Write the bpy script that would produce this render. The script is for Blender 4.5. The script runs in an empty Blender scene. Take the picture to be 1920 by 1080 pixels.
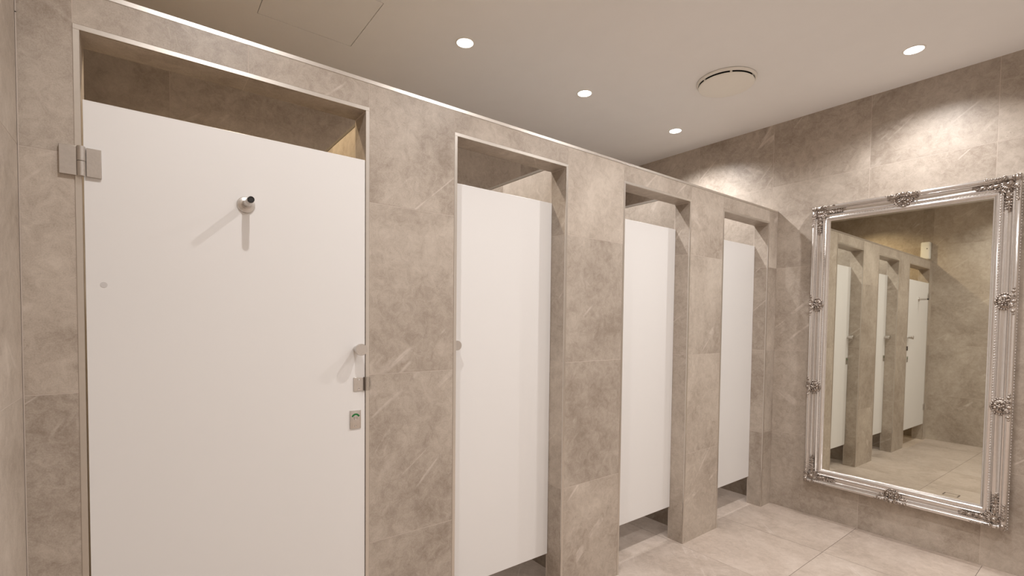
import bpy, bmesh, math, random
from mathutils import Vector, Matrix, Euler

C = bpy.context.scene.collection
PI = math.pi

# ------------------------------------------------------------------ camera
cam_d = bpy.data.cameras.new('camera')
cam = bpy.data.objects.new('camera', cam_d)
C.objects.link(cam)
cam_d.sensor_fit = 'HORIZONTAL'
cam_d.sensor_width = 36.0
cam_d.lens = 900.916 * 36.0 / 1920.0
cam_d.shift_y = 90.47 / 1920.0
cam_d.clip_start = 0.02
cam.location = (1.6375, 0.2326, 1.3424)
_yaw, _pitch, _roll = map(math.radians, (52.473, -1.8856, 0.6355))
_F = Vector((-math.sin(_yaw) * math.cos(_pitch), math.cos(_yaw) * math.cos(_pitch), math.sin(_pitch)))
_R = _F.cross(Vector((0, 0, 1))).normalized()
_U = _R.cross(_F)
_R2 = math.cos(_roll) * _R + math.sin(_roll) * _U
_U2 = -math.sin(_roll) * _R + math.cos(_roll) * _U
cam.rotation_euler = Matrix((_R2, _U2, -_F)).transposed().to_euler()
bpy.context.scene.camera = cam

# ------------------------------------------------------------------ world, exposure
world = bpy.data.worlds.new('world')
bpy.context.scene.world = world
world.use_nodes = True
world.node_tree.nodes['Background'].inputs[0].default_value = (1.0, 0.9, 0.8, 1)
world.node_tree.nodes['Background'].inputs[1].default_value = 0.02
vs = bpy.context.scene.view_settings
vs.view_transform = 'Standard'
vs.look = 'None'
vs.gamma = 1.0
vs.use_curve_mapping = False
vs.exposure = 0.0

# downlight positions: (x, y, power, colour, part of the ceiling)
LAMP_POWER = 46.5
NEUTRAL = (1.0, 0.985, 0.985)
WARM = (1.0, 0.80, 0.52)
SPOT_ANGLE = 144.0
SPOT_BLEND = 0.65
HC = 2.805          # ceiling height

# ------------------------------------------------------------------ measured layout
H = 2.1635          # top of the stall front
ZO = 2.0568         # head of the openings
T = 0.105           # thickness of the stall front
Y1 = 3.9432         # mirror wall
XR = 3.05           # wall opposite the stalls
XB = -1.56          # back wall of the stalls
A0, A1, B0, B1 = 0.1142, 0.8469, 1.2121, 1.7966
C0, C1, D0, D1 = 2.2199, 2.8092, 3.1962, 3.7994
ZJ = [0.5465, 1.1465, 1.7465, 2.3465]


# ------------------------------------------------------------------ materials
def new_mat(name):
    m = bpy.data.materials.new(name)
    m.use_nodes = True
    nt = m.node_tree
    return m, nt, nt.nodes['Principled BSDF']


def plain(name, col, rough=0.5, metal=0.0, noise=0.0, nscale=40.0, bump=0.0):
    m, nt, b = new_mat(name)
    b.inputs['Base Color'].default_value = (*col, 1)
    b.inputs['Roughness'].default_value = rough
    b.inputs['Metallic'].default_value = metal
    if noise > 0 or bump > 0:
        tc = nt.nodes.new('ShaderNodeTexCoord')
        n = nt.nodes.new('ShaderNodeTexNoise')
        n.inputs['Scale'].default_value = nscale
        n.inputs['Detail'].default_value = 5
        nt.links.new(tc.outputs['Object'], n.inputs['Vector'])
        if noise > 0:
            mx = nt.nodes.new('ShaderNodeMix')
            mx.data_type = 'RGBA'
            mx.inputs[6].default_value = (*[c * (1 - noise) for c in col], 1)
            mx.inputs[7].default_value = (*[min(1, c * (1 + noise)) for c in col], 1)
            nt.links.new(n.outputs['Fac'], mx.inputs[0])
            nt.links.new(mx.outputs[2], b.inputs['Base Color'])
        if bump > 0:
            bp = nt.nodes.new('ShaderNodeBump')
            bp.inputs['Strength'].default_value = bump
            bp.inputs['Distance'].default_value = 0.002
            nt.links.new(n.outputs['Fac'], bp.inputs['Height'])
            nt.links.new(bp.outputs['Normal'], b.inputs['Normal'])
    return m


def emissive(name, col, strength):
    m = bpy.data.materials.new(name)
    m.use_nodes = True
    nt = m.node_tree
    nt.nodes.remove(nt.nodes['Principled BSDF'])
    e = nt.nodes.new('ShaderNodeEmission')
    e.inputs[0].default_value = (*col, 1)
    e.inputs[1].default_value = strength
    nt.links.new(e.outputs[0], nt.nodes['Material Output'].inputs[0])
    return m


def stone(name, dark, mid, light, vein, rough=0.42, vein_amt=0.55):
    """beige-grey marbled porcelain: cloudy blotches, fine mottling, a few pale veins.
    The texture space is the 'tco' attribute, which jumps from tile to tile."""
    m, nt, b = new_mat(name)
    N, L = nt.nodes, nt.links

    def math_n(op, a, bb=None, clamp=False):
        q = N.new('ShaderNodeMath')
        q.operation = op
        q.use_clamp = clamp
        for i, v in enumerate((a, bb)):
            if v is None:
                continue
            if isinstance(v, (int, float)):
                q.inputs[i].default_value = v
            else:
                L.new(v, q.inputs[i])
        return q.outputs[0]

    def noise(scale, detail, rgh=0.55, dist=0.0, off=0.0):
        n = N.new('ShaderNodeTexNoise')
        n.inputs['Scale'].default_value = scale
        n.inputs['Detail'].default_value = detail
        n.inputs['Roughness'].default_value = rgh
        n.inputs['Distortion'].default_value = dist
        mp = N.new('ShaderNodeMapping')
        mp.inputs['Location'].default_value = (off, off * 1.7, -off)
        L.new(at.outputs['Vector'], mp.inputs['Vector'])
        L.new(mp.outputs[0], n.inputs['Vector'])
        return n.outputs['Fac']

    at = N.new('ShaderNodeAttribute')
    at.attribute_name = 'tco'
    big = noise(1.7, 7, 0.62, 0.9)
    med = noise(9.0, 6, 0.65, 0.6, 3.1)
    fine = noise(70.0, 3, 0.6, 0.0, 7.7)
    grit = noise(330.0, 2, 0.6, 0.0, 1.3)
    marks = noise(26.0, 9, 0.78, 0.8, 5.3)
    v = math_n('MULTIPLY', big, 0.44)
    v = math_n('ADD', v, math_n('MULTIPLY', med, 0.09))
    v = math_n('ADD', v, math_n('MULTIPLY', marks, 0.33))
    v = math_n('ADD', v, math_n('MULTIPLY', grit, 0.14))
    ramp = N.new('ShaderNodeValToRGB')
    cr = ramp.color_ramp
    cr.elements[0].position = 0.40
    cr.elements[0].color = (*dark, 1)
    cr.elements[1].position = 0.60
    cr.elements[1].color = (*light, 1)
    e = cr.elements.new(0.50)
    e.color = (*mid, 1)
    L.new(v, ramp.inputs[0])
    # long thin, nearly straight diagonal veins, broken up by a mask
    def dotp(vec):
        q = N.new('ShaderNodeVectorMath')
        q.operation = 'DOT_PRODUCT'
        q.inputs[1].default_value = vec
        L.new(at.outputs['Vector'], q.inputs[0])
        return q.outputs['Value']

    def vein_line(across, along, stretch, width, scale, off, lo, wob=0.35):
        cx = N.new('ShaderNodeCombineXYZ')
        L.new(dotp(across), cx.inputs[0])
        L.new(math_n('MULTIPLY', dotp(along), stretch), cx.inputs[1])
        cx.inputs[2].default_value = off
        n = N.new('ShaderNodeTexNoise')
        n.inputs['Scale'].default_value = scale
        n.inputs['Detail'].default_value = 5
        n.inputs['Roughness'].default_value = 0.42
        n.inputs['Distortion'].default_value = wob
        L.new(cx.outputs[0], n.inputs['Vector'])
        d = math_n('ABSOLUTE', math_n('SUBTRACT', n.outputs['Fac'], 0.5))
        line = math_n('SUBTRACT', 1.0, math_n('DIVIDE', d, width), True)
        mask = math_n('MULTIPLY', math_n('SUBTRACT', noise(3.6, 4, 0.65, 0.0, off + 10), lo), 12.0, True)
        return math_n('MULTIPLY', line, mask)
    va = vein_line((0.66, 0.66, -0.75), (0.75, 0.75, 0.66), 0.11, 0.0075, 2.3, 11.0, 0.50)
    vb = vein_line((0.85, 0.85, -0.50), (0.50, 0.50, 0.85), 0.20, 0.013, 3.6, 31.0, 0.56, 0.7)
    vc = vein_line((0.60, 0.60, 0.80), (0.80, 0.80, -0.60), 0.18, 0.009, 2.8, 47.0, 0.58)
    vv = math_n('MAXIMUM', va, math_n('MULTIPLY', math_n('MAXIMUM', vb, vc), 0.65))
    vv = math_n('MULTIPLY', vv, vein_amt, True)
    mx = N.new('ShaderNodeMix')
    mx.data_type = 'RGBA'
    mx.inputs[7].default_value = (*vein, 1)
    L.new(vv, mx.inputs[0])
    L.new(ramp.outputs[0], mx.inputs[6])
    # sparse darker pits
    pit = math_n('MULTIPLY', math_n('SUBTRACT', noise(120.0, 2, 0.5, 0.0, 51.0), 0.66), 10.0, True)
    pm = math_n('MULTIPLY', math_n('SUBTRACT', noise(6.0, 2, 0.5, 0.0, 61.0), 0.52), 6.0, True)
    pit = math_n('MULTIPLY', math_n('MULTIPLY', pit, pm), 0.5)
    mp2 = N.new('ShaderNodeMix')
    mp2.data_type = 'RGBA'
    mp2.inputs[7].default_value = (*[c * 0.45 for c in dark], 1)
    L.new(pit, mp2.inputs[0])
    L.new(mx.outputs[2], mp2.inputs[6])
    # per-tile tone
    at2 = N.new('ShaderNodeAttribute')
    at2.attribute_name = 'tone'
    hs = N.new('ShaderNodeHueSaturation')
    L.new(mp2.outputs[2], hs.inputs['Color'])
    L.new(at2.outputs['Fac'], hs.inputs['Value'])
    L.new(hs.outputs[0], b.inputs['Base Color'])
    r = math_n('ADD', math_n('MULTIPLY', med, 0.16), rough - 0.08)
    L.new(r, b.inputs['Roughness'])
    b.inputs['Specular IOR Level'].default_value = 0.4
    bp = N.new('ShaderNodeBump')
    bp.inputs['Strength'].default_value = 0.12
    bp.inputs['Distance'].default_value = 0.001
    L.new(fine, bp.inputs['Height'])
    L.new(bp.outputs[0], b.inputs['Normal'])
    return m


M = {}
M['tile'] = stone('beige_stone_tile', (0.300, 0.243, 0.194), (0.440, 0.374, 0.312), (0.560, 0.487, 0.413), (0.70, 0.62, 0.55))
M['floor_tile'] = stone('floor_stone_tile', (0.410, 0.332, 0.272), (0.545, 0.453, 0.383), (0.650, 0.555, 0.480), (0.74, 0.66, 0.60), 0.40, 0.45)
M['grout'] = plain('light_grout', (0.55, 0.475, 0.41), 0.9, 0, 0.08, 200)
M['floor_grout'] = plain('floor_grout', (0.16, 0.125, 0.10), 0.9, 0, 0.08, 200)
M['ceiling'] = plain('ceiling_paint', (0.885, 0.87, 0.86), 0.9, 0, 0.02, 8)
M['plaster'] = plain('light_plaster', (0.78, 0.73, 0.68), 0.85, 0, 0.03, 6)
M['door'] = plain('white_laminate', (0.775, 0.755, 0.735), 0.38, 0, 0.012, 3.0)
M['edge_metal'] = plain('tile_edge_metal', (0.66, 0.615, 0.56), 0.34, 0.9, 0.04, 90)
M['steel'] = plain('brushed_steel', (0.62, 0.585, 0.55), 0.33, 1.0, 0.08, 160, 0.1)
M['screw'] = plain('screw_steel', (0.55, 0.52, 0.49), 0.25, 1.0)
M['rubber'] = plain('black_rubber', (0.018, 0.015, 0.014), 0.6)
M['shadow_brown'] = plain('shadow_brown', (0.10, 0.075, 0.058), 0.55)  # dark brown that carries the shadow on the stop plate lip
M['dark'] = plain('dark_void', (0.02, 0.018, 0.016), 0.9)
M['green'] = plain('green_indicator', (0.010, 0.16, 0.035), 0.4)
M['silver'] = plain('silver_leaf_frame', (0.71, 0.675, 0.645), 0.24, 0.86, 0.08, 60, 0.15)
M['old_silver'] = plain('tarnished_silver_ornament', (0.40, 0.35, 0.31), 0.30, 1.0, 0.55, 55, 0.4)
M['vent'] = plain('vent_white_metal', (0.88, 0.85, 0.79), 0.5, 0, 0.01, 30)
M['plastic'] = plain('white_plastic', (0.88, 0.88, 0.85), 0.35)
M['cap'] = plain('pale_grey_cap', (0.60, 0.575, 0.56), 0.5)
m_, nt_, b_ = new_mat('mirror_glass')
b_.inputs['Base Color'].default_value = (0.78, 0.775, 0.69, 1)
b_.inputs['Metallic'].default_value = 1.0
b_.inputs['Roughness'].default_value = 0.012
M['mirror'] = m_
M['clear'] = plain('clear_plastic', (0.9, 0.88, 0.85), 0.15)
M['clear'].node_tree.nodes['Principled BSDF'].inputs['Transmission Weight'].default_value = 0.95
M['clear'].node_tree.nodes['Principled BSDF'].inputs['IOR'].default_value = 1.25
M['lamp'] = emissive('glowing_lens', (1.0, 0.95, 0.90), 14.0)
M['lamp_warm'] = emissive('warm_glowing_lens', (1.0, 0.9, 0.74), 14.0)


# ------------------------------------------------------------------ mesh helpers
def box(bm, lo, hi, mi=0, layer=None, off=None, tone=1.0, tl=None):
    x0, y0, z0 = lo
    x1, y1, z1 = hi
    vs_ = [bm.verts.new(p) for p in ((x0, y0, z0), (x1, y0, z0), (x1, y1, z0), (x0, y1, z0),
                                     (x0, y0, z1), (x1, y0, z1), (x1, y1, z1), (x0, y1, z1))]
    for f in ((0, 3, 2, 1), (4, 5, 6, 7), (0, 1, 5, 4), (1, 2, 6, 5), (2, 3, 7, 6), (3, 0, 4, 7)):
        fc = bm.faces.new([vs_[i] for i in f])
        fc.material_index = mi
    if layer is not None:
        o = Vector(off) if off else Vector((0, 0, 0))
        for v in vs_:
            v[layer] = v.co + o
            v[tl] = tone
    return vs_


def bevel_box(bm, lo, hi, r=0.002, seg=2):
    t = bmesh.new()
    box(t, lo, hi)
    bmesh.ops.bevel(t, geom=list(t.edges), offset=r, segments=seg, affect='EDGES', profile=0.5)
    merge(bm, t)


def merge(bm, t, mat=None):
    vm = {}
    for v in t.verts:
        vm[v] = bm.verts.new(mat @ v.co if mat is not None else v.co)
    for f in t.faces:
        try:
            nf = bm.faces.new([vm[v] for v in f.verts])
            nf.material_index = f.material_index
            nf.smooth = f.smooth
        except ValueError:
            pass
    t.free()


def lathe(bm, prof, origin, axis, n=40):
    """prof: (radius, distance along axis)"""
    ax = Vector(axis).normalized()
    u = ax.orthogonal().normalized()
    w = ax.cross(u)
    o = Vector(origin)
    rings = []
    for r, d in prof:
        if r < 1e-6:
            rings.append([bm.verts.new(o + ax * d)])
        else:
            rings.append([bm.verts.new(o + ax * d + (u * math.cos(2 * PI * k / n) + w * math.sin(2 * PI * k / n)) * r) for k in range(n)])
    for a, b in zip(rings, rings[1:]):
        for k in range(n):
            q = []
            if len(a) == 1 and len(b) == 1:
                continue
            if len(a) == 1:
                q = [a[0], b[k], b[(k + 1) % n]]
            elif len(b) == 1:
                q = [a[k], b[0], a[(k + 1) % n]]
            else:
                q = [a[k], b[k], b[(k + 1) % n], a[(k + 1) % n]]
            bm.faces.new(q)


def blob(bm, c, r, rot=None, seg=10, rings=7):
    t = bmesh.new()
    bmesh.ops.create_uvsphere(t, u_segments=seg, v_segments=rings, radius=1.0)
    mt = Matrix.Translation(Vector(c))
    if rot is not None:
        mt = mt @ rot.to_4x4()
    mt = mt @ Matrix.Diagonal((*r, 1.0))
    merge(bm, t, mt)


def tube(bm, pts, radii, n=8):
    pts = [Vector(p) for p in pts]
    rings = []
    for i, p in enumerate(pts):
        d = (pts[min(i + 1, len(pts) - 1)] - pts[max(i - 1, 0)]).normalized()
        u = d.cross(Vector((0, 1, 0)))
        if u.length < 1e-4:
            u = d.cross(Vector((1, 0, 0)))
        u.normalize()
        w = d.cross(u)
        rings.append([bm.verts.new(p + (u * math.cos(2 * PI * k / n) + w * math.sin(2 * PI * k / n)) * radii[i]) for k in range(n)])
    for a, b in zip(rings, rings[1:]):
        for k in range(n):
            bm.faces.new([a[k], a[(k + 1) % n], b[(k + 1) % n], b[k]])
    bm.faces.new(rings[0][::-1])
    bm.faces.new(rings[-1])


def obj(name, bm, mats, parent=None, smooth=None, fixn=True):
    if fixn:
        bmesh.ops.recalc_face_normals(bm, faces=list(bm.faces))
    me = bpy.data.meshes.new(name)
    bm.to_mesh(me)
    bm.free()
    if not isinstance(mats, (list, tuple)):
        mats = [mats]
    for m in mats:
        me.materials.append(m)
    if smooth is not None:
        for p in me.polygons:
            p.use_smooth = True
        try:
            me.set_sharp_from_angle(angle=math.radians(smooth))
        except Exception:
            pass
    o = bpy.data.objects.new(name, me)
    C.objects.link(o)
    if parent is not None:
        o.parent = parent
    return o


def struct(o):
    o['kind'] = 'structure'
    return o


def thing(name, label, cat, loc=(0, 0, 0), rot=(0, 0, 0), group=None):
    o = bpy.data.objects.new(name, None)
    o.empty_display_size = 0.05
    C.objects.link(o)
    o.location = loc
    o.rotation_euler = rot
    o['label'] = label
    o['category'] = cat
    o['kind'] = 'thing'
    if group:
        o['group'] = group
    return o


rng = random.Random(11)


class Tiled:
    """a wall, floor or partition: grout body with stone tiles laid on it, one mesh"""
    def __init__(self):
        self.bm = bmesh.new()
        self.lay = self.bm.verts.layers.float_vector.new('tco')
        self.tone = self.bm.verts.layers.float.new('tone')

    def core(self, lo, hi, s=0.0004):
        box(self.bm, [a + s for a in lo], [a - s for a in hi], 1, self.lay, None, 1.0, self.tone)

    def face(self, axis, const, out, ar, br, aj=(), bj=(), thick=0.006, g=0.0012, tone=0.05):
        ax = [i for i in range(3) if i != axis]
        ca = [ar[0]] + [j for j in sorted(aj) if ar[0] + 0.004 < j < ar[1] - 0.004] + [ar[1]]
        cb = [br[0]] + [j for j in sorted(bj) if br[0] + 0.004 < j < br[1] - 0.004] + [br[1]]
        for i in range(len(ca) - 1):
            for k in range(len(cb) - 1):
                lo = [0, 0, 0]
                hi = [0, 0, 0]
                lo[ax[0]] = ca[i] + (g if i > 0 else 0)
                hi[ax[0]] = ca[i + 1] - (g if i < len(ca) - 2 else 0)
                lo[ax[1]] = cb[k] + (g if k > 0 else 0)
                hi[ax[1]] = cb[k + 1] - (g if k < len(cb) - 2 else 0)
                lo[axis], hi[axis] = (const - thick, const) if out > 0 else (const, const + thick)
                off = [rng.uniform(-30, 30) for _ in range(3)]
                box(self.bm, lo, hi, 0, self.lay, off, 1.0 + rng.uniform(-tone, tone), self.tone)

    def done(self, name, tile='tile', grout='grout'):
        return obj(name, self.bm, [M[tile], M[grout]])


def steps(a, s, n):
    return [a + s * i for i in range(n)]


# ------------------------------------------------------------------ floor, ceiling, outer walls
fl = Tiled()
fl.core((XB - 0.1, -0.1, -0.10), (XR + 0.1, Y1 + 0.1, 0.0))
yj = [0.39, 0.99, 1.59, 2.19, 2.79, 3.39]
# two tiles meet the floor drain at (0.73, 2.45): leave a square for it
DX0, DX1, DY0, DY1 = 0.684, 0.782, 2.388, 2.480
fl.face(2, 0.0, 1, (XB, -0.085), (0, Y1), [-1.285, -0.685], yj, tone=0.04)
fl.face(2, 0.0, 1, (-0.085, XR), (0, 2.19), [0.55, 1.15, 1.75, 2.35, 2.95], yj, tone=0.04)
fl.face(2, 0.0, 1, (-0.085, XR), (2.79, Y1), [0.55, 1.15, 1.75, 2.35, 2.95], yj, tone=0.04)
fl.face(2, 0.0, 1, (-0.085, 0.5488), (2.1912, 2.7888), tone=0.04)
fl.face(2, 0.0, 1, (1.1512, XR), (2.1912, 2.7888), [1.75, 2.35, 2.95], (), tone=0.04)
_o = [rng.uniform(-30, 30) for _ in range(3)]
for lo, hi in (((0.5512, 2.1912), (DX0, 2.7888)), ((DX1, 2.1912), (1.1488, 2.7888)),
               ((DX0, 2.1912), (DX1, DY0)), ((DX0, DY1), (DX1, 2.7888))):
    box(fl.bm, (lo[0], lo[1], -0.006), (hi[0], hi[1], 0.0), 0, fl.lay, _o, 1.0, fl.tone)
struct(fl.done('floor', 'floor_tile', 'floor_grout'))

cb = bmesh.new()
HX0, HX1, HY0, HY1 = -0.990, -0.540, 0.684, 1.136
for lo, hi in (((XB - 0.1, -0.1), (HX0, Y1 + 0.1)), ((HX1, -0.1), (XR + 0.1, Y1 + 0.1)),
               ((HX0, -0.1), (HX1, HY0)), ((HX0, HY1), (HX1, Y1 + 0.1))):
    box(cb, (lo[0], lo[1], HC), (hi[0], hi[1], HC + 0.1))
struct(obj('ceiling', cb, M['ceiling']))

w = Tiled()      # the wall on the left of the picture (end wall)
w.core((XB - 0.1, -0.1, 0), (XR + 0.1, 0.0, HC))
w.face(1, 0.0, 1, (0.0025, XR), (0, HC), [0.62, 1.22, 1.82, 2.42, 3.02], ZJ)
w.face(1, 0.0, 1, (XB, -T), (0, HC), [-0.7], ZJ)
w.face(1, 0.0, 1, (-T, 0.0), (H, HC), (), ZJ)
struct(w.done('wall_left'))

w = Tiled()      # mirror wall
w.core((XB - 0.1, Y1, 0), (XR + 0.1, Y1 + 0.1, HC))
w.face(1, Y1, -1, (XB, XR), (0, HC), [-1.24, -0.642, -0.043, 0.556, 1.138, 1.738, 2.338, 2.938], ZJ)
struct(w.done('wall_right'))

BJ = 0.36
w = Tiled()
w.core((XB - 0.1, 0, 0), (XB, Y1, HC))
w.face(0, XB, 1, (0, Y1), (0, HC), [BJ + 1.2 * i for i in range(4)], ZJ)
struct(w.done('wall_back'))

b = bmesh.new()
box(b, (XR, -0.1, 0), (XR + 0.1, Y1 + 0.1, HC))
struct(obj('wall_front', b, M['plaster']))

# ------------------------------------------------------------------ tiled stall front with four openings
w = Tiled()
TW = 0.013       # visible width of the metal edging
openings = [(A0, A1), (B0, B1), (C0, C1), (D0, D1)]
piers = [(0.0, A0), (A1, B0), (B1, C0), (C1, D0), (D1, Y1)]
for (p0, p1) in piers:
    w.core((-T, p0, 0), (0, p1, ZO + 0.003))
w.core((-T, 0, ZO), (0, Y1, H))
for i, (p0, p1) in enumerate(piers):
    a = p0 + (0.003 if i == 0 else TW + 0.0008)
    b = p1 - (0.0015 if i == 4 else TW + 0.0008)
    w.face(0, 0.0, 1, (a, b), (0, H - 0.0128), (), ZJ, tone=0.06)
    w.face(0, -T, -1, (p0 + 0.0015, p1 - 0.0015), (0, H), (), ZJ)
for (o0, o1) in openings:
    mid = [0.49] if o0 == A0 else []
    w.face(0, 0.0, 1, (o0 - TW + 0.001, o1 + TW - 0.001), (ZO + TW + 0.0008, H - 0.0128), mid, (), tone=0.06)
    w.face(0, -T, -1, (o0, o1), (ZO, H), mid, ())
    w.face(2, ZO, -1, (-T + 0.0062, -0.0045), (o0 + 0.001, o1 - 0.001), (), mid)              # soffit
    w.face(1, o0, 1, (-T + 0.0062, -0.0045), (0, ZO - 0.0065), (), ZJ)      # reveal looking +y
    w.face(1, o1, -1, (-T + 0.0062, -0.0045), (0, ZO - 0.0065), (), ZJ)     # reveal looking -y
w.face(2, H, 1, (-T + 0.0062, -0.0125), (0.001, Y1 - 0.001), (), [0.6, 1.2, 1.8, 2.4, 3.0, 3.6])
struct(w.done('wall_stalls'))

# metal edging round each opening and along the top
for k, (o0, o1) in enumerate(openings):
    b = bmesh.new()
    e = 0.0014
    box(b, (-0.0045, o0 - TW, 0.001), (e, o0, ZO))
    box(b, (-0.0045, o1, 0.001), (e, o1 + TW, ZO))
    box(b, (-0.0045, o0 - TW, ZO), (e, o1 + TW, ZO + TW))
    bmesh.ops.bevel(b, geom=list(b.edges), offset=0.0006, segments=1, affect='EDGES')
    struct(obj('trim_%d' % (k + 1), b, M['edge_metal']))
b = bmesh.new()
box(b, (-0.012, 0.0005, H - 0.012), (0.0014, Y1 - 0.0005, H + 0.0012))
bmesh.ops.bevel(b, geom=list(b.edges), offset=0.0009, segments=2, affect='EDGES')
struct(obj('trim_5', b, M['edge_metal']))

# dividers between the stalls
for k, yl in enumerate((0.951, 1.953, 2.967)):
    w = Tiled()
    w.core((XB + 0.001, yl, 0), (-T - 0.001, yl + 0.105, H - 0.001))
    xj = [-0.705, -1.305]
    w.face(1, yl, -1, (XB + 0.001, -T - 0.001), (0, H - 0.0125), xj, ZJ)
    w.face(1, yl + 0.105, 1, (XB + 0.001, -T - 0.001), (0, H - 0.0125), xj, ZJ)
    struct(w.done('wall_divider_%d' % (k + 1)))
    b = bmesh.new()
    box(b, (XB + 0.002, yl - 0.0014, H - 0.012), (-T - 0.002, yl + 0.1064, H + 0.001))
    struct(obj('trim_%d' % (6 + k), b, M['edge_metal']))


# ------------------------------------------------------------------ doors
def cyl(bm, c, axis, r, l, n=32, ch=0.0006):
    lathe(bm, [(0, 0), (r, 0), (r, l - ch), (r - ch, l), (0, l)], c, axis, n)


def make_knob(parent, y, z):
    b = bmesh.new()
    lathe(b, [(0, -0.0002), (0.011, -0.0002), (0.0115, 0.002), (0.0125, 0.010), (0.0150, 0.026), (0.0190, 0.0390),
              (0.0200, 0.0410), (0.0200, 0.0485), (0.0192, 0.0500), (0.0, 0.0500)], (0, y, z), (1, 0, 0), 40)
    return obj('knob', b, M['steel'], parent, 30)


def make_indicator(parent, y, z):
    hw, hh, th = 0.0190, 0.0315, 0.0035
    b = bmesh.new()
    bevel_box(b, (0, y - hw, z - hh), (th, y + hw, z + hh), 0.0007, 2)
    o = obj('lock_indicator', b, M['steel'], parent, 40)
    b = bmesh.new()
    cz = z + 0.006
    n = 18
    a0, a1 = math.radians(18), math.radians(162)
    loops = []
    for i in range(n + 1):
        a = a0 + (a1 - a0) * i / n
        row = []
        for rr, xx in ((0.0090, th), (0.0150, th), (0.0150, th + 0.0006), (0.0090, th + 0.0006)):
            row.append(b.verts.new((xx, y + rr * math.cos(a), cz + rr * math.sin(a))))
        loops.append(row)
    for p, q in zip(loops, loops[1:]):
        for j in range(4):
            b.faces.new([p[j], p[(j + 1) % 4], q[(j + 1) % 4], q[j]])
    b.faces.new(loops[0])
    b.faces.new(loops[-1][::-1])
    g = obj('vacant_marker', b, M['green'], o)
    g['label'] = 'green arc showing the stall is vacant'
    b = bmesh.new()
    lathe(b, [(0.0065, 0), (0.0065, 0.0010), (0.0058, 0.0014), (0.0052, 0.0010), (0, 0.0010)], (th, y, cz - 0.001), (1, 0, 0), 24)
    box(b, (th + 0.0009, y - 0.0040, cz - 0.0016), (th + 0.0018, y + 0.0040, cz - 0.0004))
    obj('release_slot', b, M['screw'], o)
    b = bmesh.new()
    lathe(b, [(0.0032, 0), (0.0032, 0.0008), (0.0022, 0.0013), (0.0012, 0.0006), (0, 0.0006)], (th, y, z - 0.023), (1, 0, 0), 18)
    obj('screw', b, M['screw'], o)
    return o


def make_hook(parent, y, z, length=0.090):
    b = bmesh.new()
    lathe(b, [(0, -0.0002), (0.0245, -0.0002), (0.0245, 0.0025), (0.0225, 0.0060), (0.0150, 0.0072), (0.0125, 0.0085), (0.0120, 0.0110),
              (0.0100, 0.0130), (0.0100, length - 0.032), (0.0094, length - 0.030), (0.0080, length - 0.0285),
              (0.0080, length - 0.026), (0.0092, length - 0.0245), (0.0092, length - 0.010), (0, length - 0.010)], (0, y, z), (1, 0, 0), 40)
    o = obj('coat_hook', b, M['steel'], parent, 30)
    b = bmesh.new()
    lathe(b, [(0, length - 0.010), (0.0088, length - 0.010), (0.0088, length - 0.0015), (0.0078, length), (0.0066, length), (0.0060, length - 0.0012), (0, length - 0.0012)],
          (0, y, z), (1, 0, 0), 32)
    r = obj('rubber_tip', b, M['rubber'], o, 30)
    r['label'] = 'black rubber tip'
    return o


def make_hinge(parent, y, z):
    """y = joint line between the wall and the door"""
    e = bpy.data.objects.new('hinge', None)
    e.empty_display_size = 0.02
    C.objects.link(e)
    e.parent = parent
    hz = 0.036
    b = bmesh.new()
    bevel_box(b, (0.0016, y - 0.0430, z - hz), (0.0095, y - 0.0105, z + hz), 0.0006, 1)
    obj('wall_leaf', b, M['steel'], e, 40)
    b = bmesh.new()
    bevel_box(b, (0.0002, y + 0.0075, z - hz), (0.0075, y + 0.0370, z + hz), 0.0006, 1)
    obj('door_leaf', b, M['steel'], e, 40)
    b = bmesh.new()
    for s0, s1 in ((-hz - 0.001, -0.0004), (0.0004, hz + 0.001)):
        lathe(b, [(0, s0), (0.0078, s0), (0.0084, s0 + 0.0006), (0.0084, s1 - 0.0006), (0.0078, s1), (0, s1)], (0.0105, y - 0.0018, z), (0, 0, 1), 28)
    obj('hinge_barrel', b, M['steel'], e, 40)
    return e


def door_panel(root, y0, y1, z0, z1, th=0.012):
    b = bmesh.new()
    bevel_box(b, (-th, y0, z0), (0, y1, z1), 0.0008, 1)
    return obj('door_panel', b, M['door'], root, 40)


DG = 'white stall doors'
d1 = thing('stall_door', 'wide white stall door nearest the camera with a coat hook and green lock indicator', 'door', (-0.0012, (A0 + A1) / 2, 0), group=DG)
yo = -(A0 + A1) / 2
door_panel(d1, A0 + 0.0035 + yo, A1 - 0.0016 + yo, 0.195, 1.888)
make_hook(d1, 0.481 + yo, 1.679)
make_knob(d1, 0.8155 + yo, 1.238)
make_indicator(d1, 0.8115 + yo, 0.9945)
make_hinge(d1, A0 + 0.0015 + yo, 1.730)
make_hinge(d1, A0 + 0.0015 + yo, 0.400)
# latch stop plate with two screws and its lip over the pillar edge
b = bmesh.new()
y0, y1 = 0.8045 + yo, 0.8445 + yo
bevel_box(b, (0.0, y0, 1.0925), (0.0028, y1, 1.1395), 0.0005, 1)
sp = obj('stop_plate', b, M['steel'], d1, 40)
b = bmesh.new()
bevel_box(b, (0.0020, y1 - 0.004, 1.0925), (0.0110, y1 + 0.0005, 1.1395), 0.0005, 1)  # lip of the plate, its shadow put into the dark colour
e = obj('shadow_lip', b, M['shadow_brown'], sp, 40)
e['label'] = 'plate lip coloured dark brown for its shadow'
for zz in (1.100, 1.132):
    b = bmesh.new()
    lathe(b, [(0.0032, 0), (0.0032, 0.0006), (0.0022, 0.0011), (0.0012, 0.0004), (0, 0.0004)], (0.0028, 0.8225 + yo, zz), (1, 0, 0), 18)
    obj('screw', b, M['screw'], sp)
b = bmesh.new()
n = 10
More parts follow.
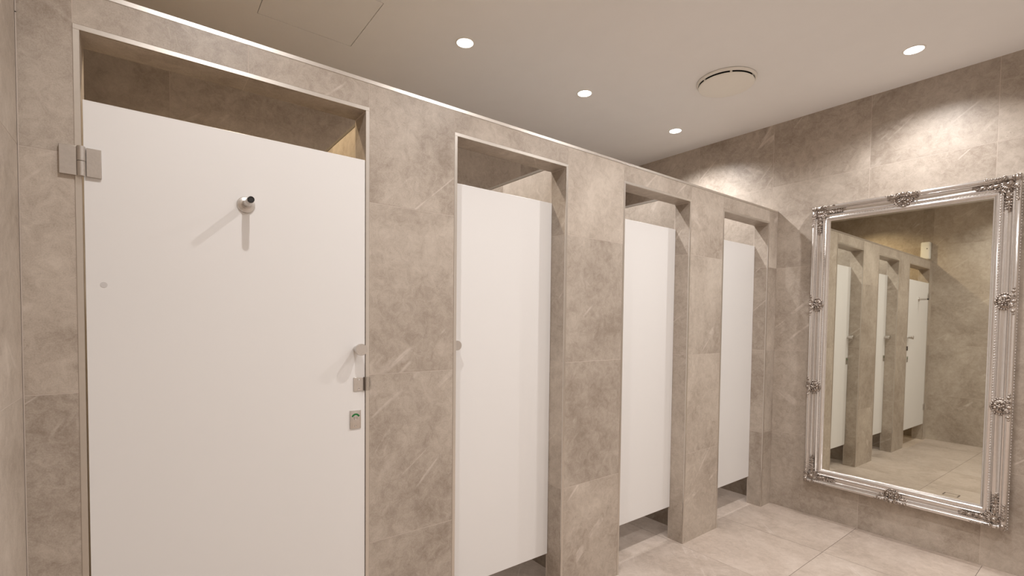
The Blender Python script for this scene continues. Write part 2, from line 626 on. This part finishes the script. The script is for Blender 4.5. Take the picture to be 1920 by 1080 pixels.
prof2 = [(0.8478, 1.1400), (0.8590, 1.1400)] + [(0.8590 + 0.0070 * math.sin(PI * t / n), 1.1400 - 0.0480 * (1 - math.cos(PI * t / n)) / 2) for t in range(1, n)] + [(0.8590, 1.0920), (0.8478, 1.0920)]
fa = [b.verts.new((0.0030, yy + yo, zz)) for yy, zz in prof2]
fb = [b.verts.new((0.0048, yy + yo, zz)) for yy, zz in prof2]
b.faces.new(fa[::-1])
b.faces.new(fb)
for t in range(len(fa)):
    q = (t + 1) % len(fa)
    b.faces.new([fa[t], fa[q], fb[q], fb[t]])
ck = obj('stop_pad', b, M['clear'], d1)
ck['label'] = 'clear rounded plastic pad'
b = bmesh.new()
lathe(b, [(0, 0), (0.0075, 0), (0.0072, 0.0006), (0, 0.0008)], (0.0, 0.153 + yo, 1.423), (1, 0, 0), 28)
cp = obj('screw_cap', b, M['cap'], d1)
cp['label'] = 'faint grey round cap'

labs = ['narrow white stall door next to the wide one, second from the camera',
        'narrow white stall door third from the camera, between the other two narrow doors',
        'narrow white stall door farthest from the camera, next to the mirror wall']
for (o0, o1), lab in zip(openings[1:], labs):
    yc = (o0 + o1) / 2
    d = thing('stall_door', lab, 'door', (-0.094, yc, 0), group=DG)
    door_panel(d, o0 + 0.003 - yc, o1 - 0.0015 - yc, 0.200, 1.906)
    make_knob(d, o0 + 0.034 - yc, 1.238)
    make_indicator(d, o0 + 0.034 - yc, 1.010)

# ------------------------------------------------------------------ the mirror with its baroque silver frame
MW, MH = 1.000, 1.900                       # outer size
mir = thing('framed_mirror', 'tall rectangular mirror in an ornate silver frame hung on the tiled wall', 'mirror',
            (0.7465, Y1 - 0.0075, 1.193), (-0.00595, 0, -0.0121))
hw, hh = MW / 2, MH / 2
prof = [(0.010, 0.0), (0.003, 0.006), (0.000, 0.010), (0.000, 0.018), (0.003, 0.022), (0.0030, 0.030), (0.001, 0.038), (0.0035, 0.050), (0.008, 0.0585), (0.0135, 0.0625),
        (0.0190, 0.0620), (0.0235, 0.0575), (0.0260, 0.0520), (0.0275, 0.0475), (0.0300, 0.0490), (0.0330, 0.0480), (0.0345, 0.0435), (0.0380, 0.0395),
        (0.0450, 0.0365), (0.0530, 0.0365), (0.0600, 0.0390), (0.0645, 0.0425), (0.0665, 0.0480), (0.0690, 0.0500), (0.0715, 0.0480), (0.0730, 0.0440),
        (0.0760, 0.0425), (0.0810, 0.0425), (0.0835, 0.0450), (0.0880, 0.0475), (0.0930, 0.0470), (0.0975, 0.0435), (0.1010, 0.0380), (0.1030, 0.0340),
        (0.1060, 0.0330), (0.1085, 0.0300), (0.1085, 0.0200)]
b = bmesh.new()
rings = []
for u, h in prof:
    rings.append([b.verts.new((sx * (hw - u), -h, sz * (hh - u))) for sx, sz in ((-1, -1), (1, -1), (1, 1), (-1, 1))])
for p, q in zip(rings, rings[1:]):
    for k in range(4):
        b.faces.new([p[k], p[(k + 1) % 4], q[(k + 1) % 4], q[k]])
obj('frame', b, M['silver'], mir, 50)

b = bmesh.new()
gx, gz = hw - 0.1040, hh - 0.1040
box(b, (-gx, -0.0300, -gz), (gx, -0.0240, gz))
obj('glass', b, M['mirror'], mir)
b = bmesh.new()
box(b, (-hw + 0.012, -0.0225, -hh + 0.012), (hw - 0.012, -0.0005, hh - 0.012))
obj('backing_board', b, M['dark'], mir)


def beading(name, u, h, r, pitch, out=None):
    b = bmesh.new()
    t = bmesh.new()
    bmesh.ops.create_icosphere(t, subdivisions=1, radius=1.0)
    vv = [v.co.copy() for v in t.verts]
    ff = [[v.index for v in f.verts] for f in t.faces]
    t.free()
    x, z = hw - u, hh - u
    cs = [(-x, -z), (x, -z), (x, z), (-x, z)]
    for k in range(4):
        (xa, za), (xb, zb) = cs[k], cs[(k + 1) % 4]
        ln = math.hypot(xb - xa, zb - za)
        n = int(ln / pitch)
        for i in range(n):
            f = (i + 0.5) / n
            px, pz = xa + (xb - xa) * f, za + (zb - za) * f
            nv = [b.verts.new((px + c.x * r, -h + c.y * r, pz + c.z * r)) for c in vv]
            for q in ff:
                b.faces.new([nv[j] for j in q])
    return obj(name, b, M['silver'], mir, 180)


beading('inner_beading', 0.0785, 0.0435, 0.0038, 0.0145)
beading('outer_beading', 0.0012, 0.0260, 0.0042, 0.0155)


def P3(fr, a, bb, h):
    """ornament frames: origin + a*U + b*V, raised h off the wall (local -y)"""
    o, U, V = fr
    return (o[0] + a * U[0] + bb * V[0], -h, o[1] + a * U[1] + bb * V[1])


def rot_in_plane(fr, ang, a_axis=True):
    o, U, V = fr
    d = (U[0] * math.cos(ang) + V[0] * math.sin(ang), U[1] * math.cos(ang) + V[1] * math.sin(ang))
    return Matrix.Rotation(-math.atan2(d[1], d[0]), 3, 'Y')


def leaf(bm, fr, a, bb, h, ang, L, W, Hh, lobes=3):
    """acanthus leaf: a mid rib and side lobes fanned off it"""
    R = rot_in_plane(fr, ang)
    blob(bm, P3(fr, a + math.cos(ang) * L * 0.5, bb + math.sin(ang) * L * 0.5, h), (L * 0.55, Hh, W * 0.42), R, 10, 6)
    for i in range(lobes):
        t = (i + 0.6) / lobes
        for s in (-1, 1):
            aa = ang + s * 0.75
            ll = W * (1.15 - 0.5 * t)
            ca = a + math.cos(ang) * L * t + math.cos(aa) * ll * 0.45
            cb_ = bb + math.sin(ang) * L * t + math.sin(aa) * ll * 0.45
            blob(bm, P3(fr, ca, cb_, h - 0.001), (ll * 0.52, Hh * 0.85, W * 0.20), rot_in_plane(fr, aa), 8, 5)


def scroll(bm, fr, a, bb, h, r0, turns, start, hand=1, thick=0.0045, tail=0.0):
    pts, rad = [], []
    n = int(22 * turns)
    if tail:
        ex = a + r0 * math.cos(start)
        ez = bb + r0 * math.sin(start)
        tx, tz = -math.sin(start) * -hand, math.cos(start) * -hand
        for i in range(6):
            f = (1 - i / 6)
            pts.append(P3(fr, ex + tx * tail * f, ez + tz * tail * f, h - 0.004 * f))
            rad.append(thick * (0.35 + 0.65 * (1 - f)))
    for i in range(n + 1):
        f = i / n
        ang = start + hand * 2 * PI * turns * f
        r = r0 * (1 - 0.80 * f)
        pts.append(P3(fr, a + r * math.cos(ang), bb + r * math.sin(ang), h + 0.004 * f))
        rad.append(thick * (1 - 0.35 * f))
    tube(bm, pts, rad, 7)
    blob(bm, P3(fr, a, bb, h + 0.004), (r0 * 0.34, r0 * 0.34, r0 * 0.34), None, 8, 6)


def corner_ornament(sx, sz, seed):
    rg = random.Random(seed)
    bm = bmesh.new()
    fr = ((sx * hw, sz * hh), (-sx, 0.0), (0.0, -sz))
    # corner cartouche
    blob(bm, P3(fr, 0.048, 0.048, 0.046), (0.024, 0.012, 0.024), None, 14, 9)
    blob(bm, P3(fr, 0.050, 0.050, 0.058), (0.0125, 0.009, 0.0125), None, 12, 8)
    for i in range(9):
        ang = math.radians(-38 + i * 21)
        leaf(bm, fr, 0.050 + 0.010 * math.cos(ang), 0.050 + 0.010 * math.sin(ang), 0.050, ang, 0.024, 0.012, 0.0055, 2)
    blob(bm, P3(fr, 0.016, 0.022, 0.062), (0.0125, 0.0105, 0.0165), None, 12, 8)
    blob(bm, P3(fr, 0.030, 0.014, 0.060), (0.0105, 0.0080, 0.0090), None, 10, 7)
    for a in (0.008, 0.021):
        blob(bm, P3(fr, a, 0.005, 0.052), (0.007, 0.006, 0.006), None, 8, 6)
        blob(bm, P3(fr, 0.004, a + 0.012, 0.050), (0.005, 0.006, 0.007), None, 8, 6)
    for sw in (0, 1):
        f2 = fr if sw == 0 else (fr[0], fr[2], fr[1])
        for i in range(8):
            a = 0.066 + i * 0.0150
            wv = 0.0185 - 0.0014 * i
            blob(bm, P3(f2, a, 0.046, 0.0400), (0.0115, 0.0085 - 0.0005 * i, wv) if abs(f2[1][0]) > 0.5 else (wv, 0.0085 - 0.0005 * i, 0.0115), None, 9, 6)
            for q in (-1, 1):
                blob(bm, P3(f2, a + 0.003, 0.046 + q * wv * 0.80, 0.0450), (0.0078, 0.0052, 0.0036), rot_in_plane(f2, q * 0.9), 8, 5)
        for i in range(7):
            blob(bm, P3(f2, 0.060 + i * 0.0135, 0.0150, 0.0570), (0.0090, 0.0075, 0.0090 - 0.0007 * i), None, 8, 6)
        hd = 1 if sw == 0 else -1
        # scrolls riding the outer ridge
        scroll(bm, f2, 0.066, 0.0155, 0.061, 0.0120, 1.5, PI * 0.5, 1, 0.0042)
        for i in range(6):
            a = 0.080 + i * 0.0085
            blob(bm, P3(f2, a, 0.0145 - 0.0006 * i, 0.061 - 0.0004 * i), (0.0030, 0.0055, 0.0092 - 0.0008 * i), rot_in_plane(f2, 0.55), 8, 6)
        scroll(bm, f2, 0.134, 0.0110, 0.060, 0.0068, 1.2, PI * 0.5, -1, 0.0030)
        # leaf garland in the hollow of the frame
        leaf(bm, f2, 0.076, 0.047, 0.046, 0.10, 0.040, 0.021, 0.0085, 3)
        scroll(bm, f2, 0.108, 0.040, 0.046, 0.0090, 1.3, -PI * 0.5, -1, 0.0034)
        blob(bm, P3(f2, 0.121, 0.052, 0.046), (0.0085, 0.008, 0.0085), None, 10, 7)
        for i in range(5):
            ang = 2 * PI * i / 5
            blob(bm, P3(f2, 0.121 + 0.009 * math.cos(ang), 0.052 + 0.009 * math.sin(ang), 0.043), (0.0062, 0.006, 0.0042), rot_in_plane(f2, ang), 8, 5)
        leaf(bm, f2, 0.134, 0.046, 0.043, 0.05, 0.034, 0.017, 0.0070, 3)
        leaf(bm, f2, 0.166, 0.047, 0.041, -0.05, 0.030, 0.012, 0.0055, 2)
        # inner curl by the beading
        scroll(bm, f2, 0.084, 0.070, 0.050, 0.0085, 1.3, PI * 0.3, 1, 0.0034)
        blob(bm, P3(f2, 0.100, 0.068, 0.049), (0.010, 0.005, 0.0042), rot_in_plane(f2, -0.2), 8, 6)
    for i in range(14):
        a, c = rg.uniform(0.02, 0.10), rg.uniform(0.02, 0.10)
        if a + c > 0.16:
            continue
        s = rg.uniform(0.003, 0.005)
        blob(bm, P3(fr, a, c, 0.050 + rg.uniform(0, 0.004)), (s, s, s), None, 7, 5)
    o = obj('corner_ornament', bm, M['old_silver'], mir, 180)
    return o


def mid_ornament(cx, cz, U, V, wide):
    """rosette cartouche: U runs along the bar, V points to the glass; origin on the outer edge"""
    bm = bmesh.new()
    fr = ((cx, cz), U, V)
    RU, RV, c = 0.042, 0.033, 0.047
    n = 20
    for i in range(n):
        ang = 2 * PI * i / n
        blob(bm, P3(fr, RU * math.cos(ang), c + RV * math.sin(ang), 0.047), (0.0060, 0.0062, 0.0060), None, 8, 6)
    blob(bm, P3(fr, 0, c, 0.042), (RU, 0.011, RV) if abs(U[0]) > 0.5 else (RV, 0.011, RU), None, 18, 9)
    for i in range(8):
        ang = 2 * PI * i / 8 + 0.3
        blob(bm, P3(fr, 0.023 * math.cos(ang), c + 0.018 * math.sin(ang), 0.051), (0.0105, 0.0075, 0.0062), rot_in_plane(fr, ang), 10, 6)
    for i in range(5):
        ang = 2 * PI * i / 5
        blob(bm, P3(fr, 0.0095 * math.cos(ang), c + 0.0085 * math.sin(ang), 0.058), (0.0062, 0.0050, 0.0046), rot_in_plane(fr, ang), 8, 6)
    blob(bm, P3(fr, 0, c, 0.062), (0.0062, 0.0062, 0.0062), None, 10, 7)
    for s in (-1, 1):
        f2 = ((cx, cz), (U[0] * s, U[1] * s), V)
        scroll(bm, f2, 0.026, 0.0155, 0.060, 0.0135, 1.5, PI * 0.5, 1, 0.0052)
        leaf(bm, f2, 0.036, 0.014, 0.058, 0.0, 0.030, 0.014, 0.0065, 2)
        blob(bm, P3(f2, 0.053, 0.0125, 0.061), (0.0095, 0.0085, 0.0080), None, 10, 7)
        blob(bm, P3(f2, 0.068, 0.0115, 0.060), (0.0066, 0.0066, 0.0060), None, 8, 6)
        if wide:
            leaf(bm, f2, 0.036, 0.036, 0.045, -0.25, 0.034, 0.024, 0.0085, 3)
            leaf(bm, f2, 0.052, 0.020, 0.056, -0.1, 0.034, 0.014, 0.0070, 3)
            scroll(bm, f2, 0.066, 0.0150, 0.059, 0.0090, 1.2, PI * 0.5, -1, 0.0040)
            blob(bm, P3(f2, 0.082, 0.0120, 0.059), (0.0090, 0.0055, 0.0050), None, 8, 6)
    blob(bm, P3(fr, 0, 0.010, 0.064), (0.0110, 0.0095, 0.0105), None, 12, 8)
    blob(bm, P3(fr, 0, c + RV + 0.003, 0.050), (0.013, 0.006, 0.005), rot_in_plane(fr, 0), 8, 6)
    return obj('side_ornament' if not wide else 'centre_ornament', bm, M['old_silver'], mir, 180)


for i, (sx, sz) in enumerate(((-1, -1), (1, -1), (1, 1), (-1, 1))):
    corner_ornament(sx, sz, 5 + i)
mid_ornament(0, hh, (1, 0), (0, -1), True)
mid_ornament(0, -hh, (1, 0), (0, 1), True)
for zc in (0.280, -0.285):
    mid_ornament(-hw, zc, (0, 1), (1, 0), False)
    mid_ornament(hw, zc, (0, 1), (-1, 0), False)


# ------------------------------------------------------------------ downlights
def make_light(x, y, label, warm=False, power=LAMP_POWER, group='recessed downlights'):
    t = thing('ceiling_light', label, 'light', (x, y, HC), group=group)
    b = bmesh.new()
    lathe(b, [(0.0425, -0.0004), (0.0505, -0.0004), (0.0505, -0.0022), (0.0490, -0.0034), (0.0435, -0.0034), (0.0425, -0.0026), (0.0425, -0.0004)], (0, 0, 0), (0, 0, 1), 48)
    obj('trim_ring', b, M['vent'], t, 40)
    b = bmesh.new()
    lathe(b, [(0, -0.0006), (0.0424, -0.0006), (0.0424, -0.0020), (0.030, -0.0030), (0, -0.0034)], (0, 0, 0), (0, 0, 1), 40)
    obj('lens', b, M['lamp_warm' if warm else 'lamp'], t)
    ld = bpy.data.lights.new('downlight_beam', 'SPOT')
    ld.energy = power
    ld.color = WARM if warm else NEUTRAL
    ld.spot_size = math.radians(SPOT_ANGLE)
    ld.spot_blend = SPOT_BLEND
    ld.shadow_soft_size = 0.022
    lo = bpy.data.objects.new('downlight_beam', ld)
    C.objects.link(lo)
    lo.parent = t
    lo.location = (0, 0, -0.012)
    return t


make_light(-0.575, 0.55, 'glowing warm recessed downlight over the first stall, by the end wall seen in the mirror', True)
make_light(-0.575, 1.598, 'glowing round recessed downlight nearest the camera in the row of three over the stalls')
make_light(-0.575, 2.498, 'glowing round recessed downlight in the middle of the row of three over the stalls')
make_light(-0.565, 3.477, 'glowing round recessed downlight farthest away over the stalls, next to the tiled wall', power=LAMP_POWER * 1.35)
make_light(0.864, 3.501, 'glowing round recessed downlight right of the ceiling vent, in front of the mirror')
make_light(0.864, 0.50, 'round recessed downlight over the aisle in front of the wide door')
make_light(0.864, 1.60, 'round recessed downlight over the aisle in front of the second stall door')
make_light(0.864, 2.50, 'round recessed downlight over the aisle in front of the third stall door')
for yy, wh in ((0.50, 'nearest the end wall'), (1.60, 'second from the end wall'), (2.50, 'third from the end wall'), (3.50, 'nearest the mirror wall')):  # unseen row, added to raise the ambient light of the room
    make_light(2.30, yy, 'added unseen round downlight in the row along the plain wall, ' + wh, power=LAMP_POWER * 0.7)

# ------------------------------------------------------------------ round ceiling vent
v = thing('ceiling_vent', 'round off-white disc valve vent on the ceiling between the downlights', 'vent', (0.072, 3.046, HC))
b = bmesh.new()
lathe(b, [(0.150, -0.0005), (0.165, -0.0005), (0.1685, -0.004), (0.1675, -0.010), (0.161, -0.016), (0.157, -0.016), (0.154, -0.010), (0.150, -0.004), (0.150, -0.0005)],
      (0, 0, 0), (0, 0, 1), 72)
obj('mounting_ring', b, M['vent'], v, 40)
b = bmesh.new()
lathe(b, [(0, -0.0005), (0.1495, -0.0005), (0.1495, -0.0030), (0, -0.0030)], (0, 0, 0), (0, 0, 1), 48)  # solid dark disc, paints the shade in the gap behind the plate
obj('duct_shade_disc', b, M['dark'], v)
b = bmesh.new()
lathe(b, [(0, -0.0225), (0.151, -0.0225), (0.1555, -0.024), (0.157, -0.0275), (0.1545, -0.0315), (0.147, -0.0335), (0, -0.035)], (0, 0, 0), (0, 0, 1), 72)
obj('disc_plate', b, M['vent'], v, 40)
for k in range(6):
    a = k * PI / 3 + 0.15
    b = bmesh.new()
    t = bmesh.new()
    box(t, (0.1495, -0.006, -0.0227), (0.1535, 0.006, -0.0035))
    merge(b, t, Matrix.Rotation(a, 4, 'Z'))
    obj('spacer', b, M['vent'], v)

# ------------------------------------------------------------------ ceiling hatch
h = thing('ceiling_hatch', 'square white access hatch set flush in the ceiling over the first stalls', 'hatch', ((HX0 + HX1) / 2, (HY0 + HY1) / 2, HC))
sx, sy = (HX1 - HX0) / 2, (HY1 - HY0) / 2
b = bmesh.new()
g = 0.0028
box(b, (-sx + g, -sy + g, 0.0004), (sx - g, sy - g, 0.012))
obj('hatch_panel', b, M['ceiling'], h)
b = bmesh.new()
box(b, (-sx, -sy, 0.014), (sx, sy, 0.020))  # full dark sheet above the panel, paints the gap's shade
obj('gap_shade_sheet', b, M['dark'], h)

# ------------------------------------------------------------------ dispenser on the end wall (seen in the mirror)
dsp = thing('wall_dispenser', 'white rounded plastic dispenser on the end wall above the stalls, seen in the mirror', 'dispenser', (-0.062, 0.0006, 2.292))
b = bmesh.new()
bevel_box(b, (-0.046, 0.0, -0.105), (0.046, 0.062, 0.105), 0.016, 5)
obj('housing', b, M['plastic'], dsp, 50)
b = bmesh.new()
cyl(b, (0.018, 0.0615, 0.022), (0, 1, 0), 0.006, 0.0015, 20)
obj('sensor', b, M['dark'], dsp)
b = bmesh.new()
box(b, (-0.0462, 0.010, 0.0600), (0.0462, 0.0622, 0.0612))
obj('seam', b, M['cap'], dsp)

# ------------------------------------------------------------------ floor drain (seen in the mirror)
dr = thing('floor_drain', 'small square tiled floor drain with a dark slot round it, seen in the mirror', 'drain', ((DX0 + DX1) / 2, (DY0 + DY1) / 2, 0))
w = Tiled()
dx, dy = (DX1 - DX0) / 2, (DY1 - DY0) / 2
box(w.bm, (-dx + 0.009, -dy + 0.009, -0.0010), (dx - 0.009, dy - 0.009, -0.0002), 0, w.lay, (3, 5, 7), 1.0, w.tone)
o = obj('drain_cover', w.bm, [M['floor_tile'], M['floor_grout']], dr)
b = bmesh.new()
box(b, (-dx, -dy, -0.0012), (dx, dy, -0.0010))
obj('drain_slot', b, M['dark'], dr)
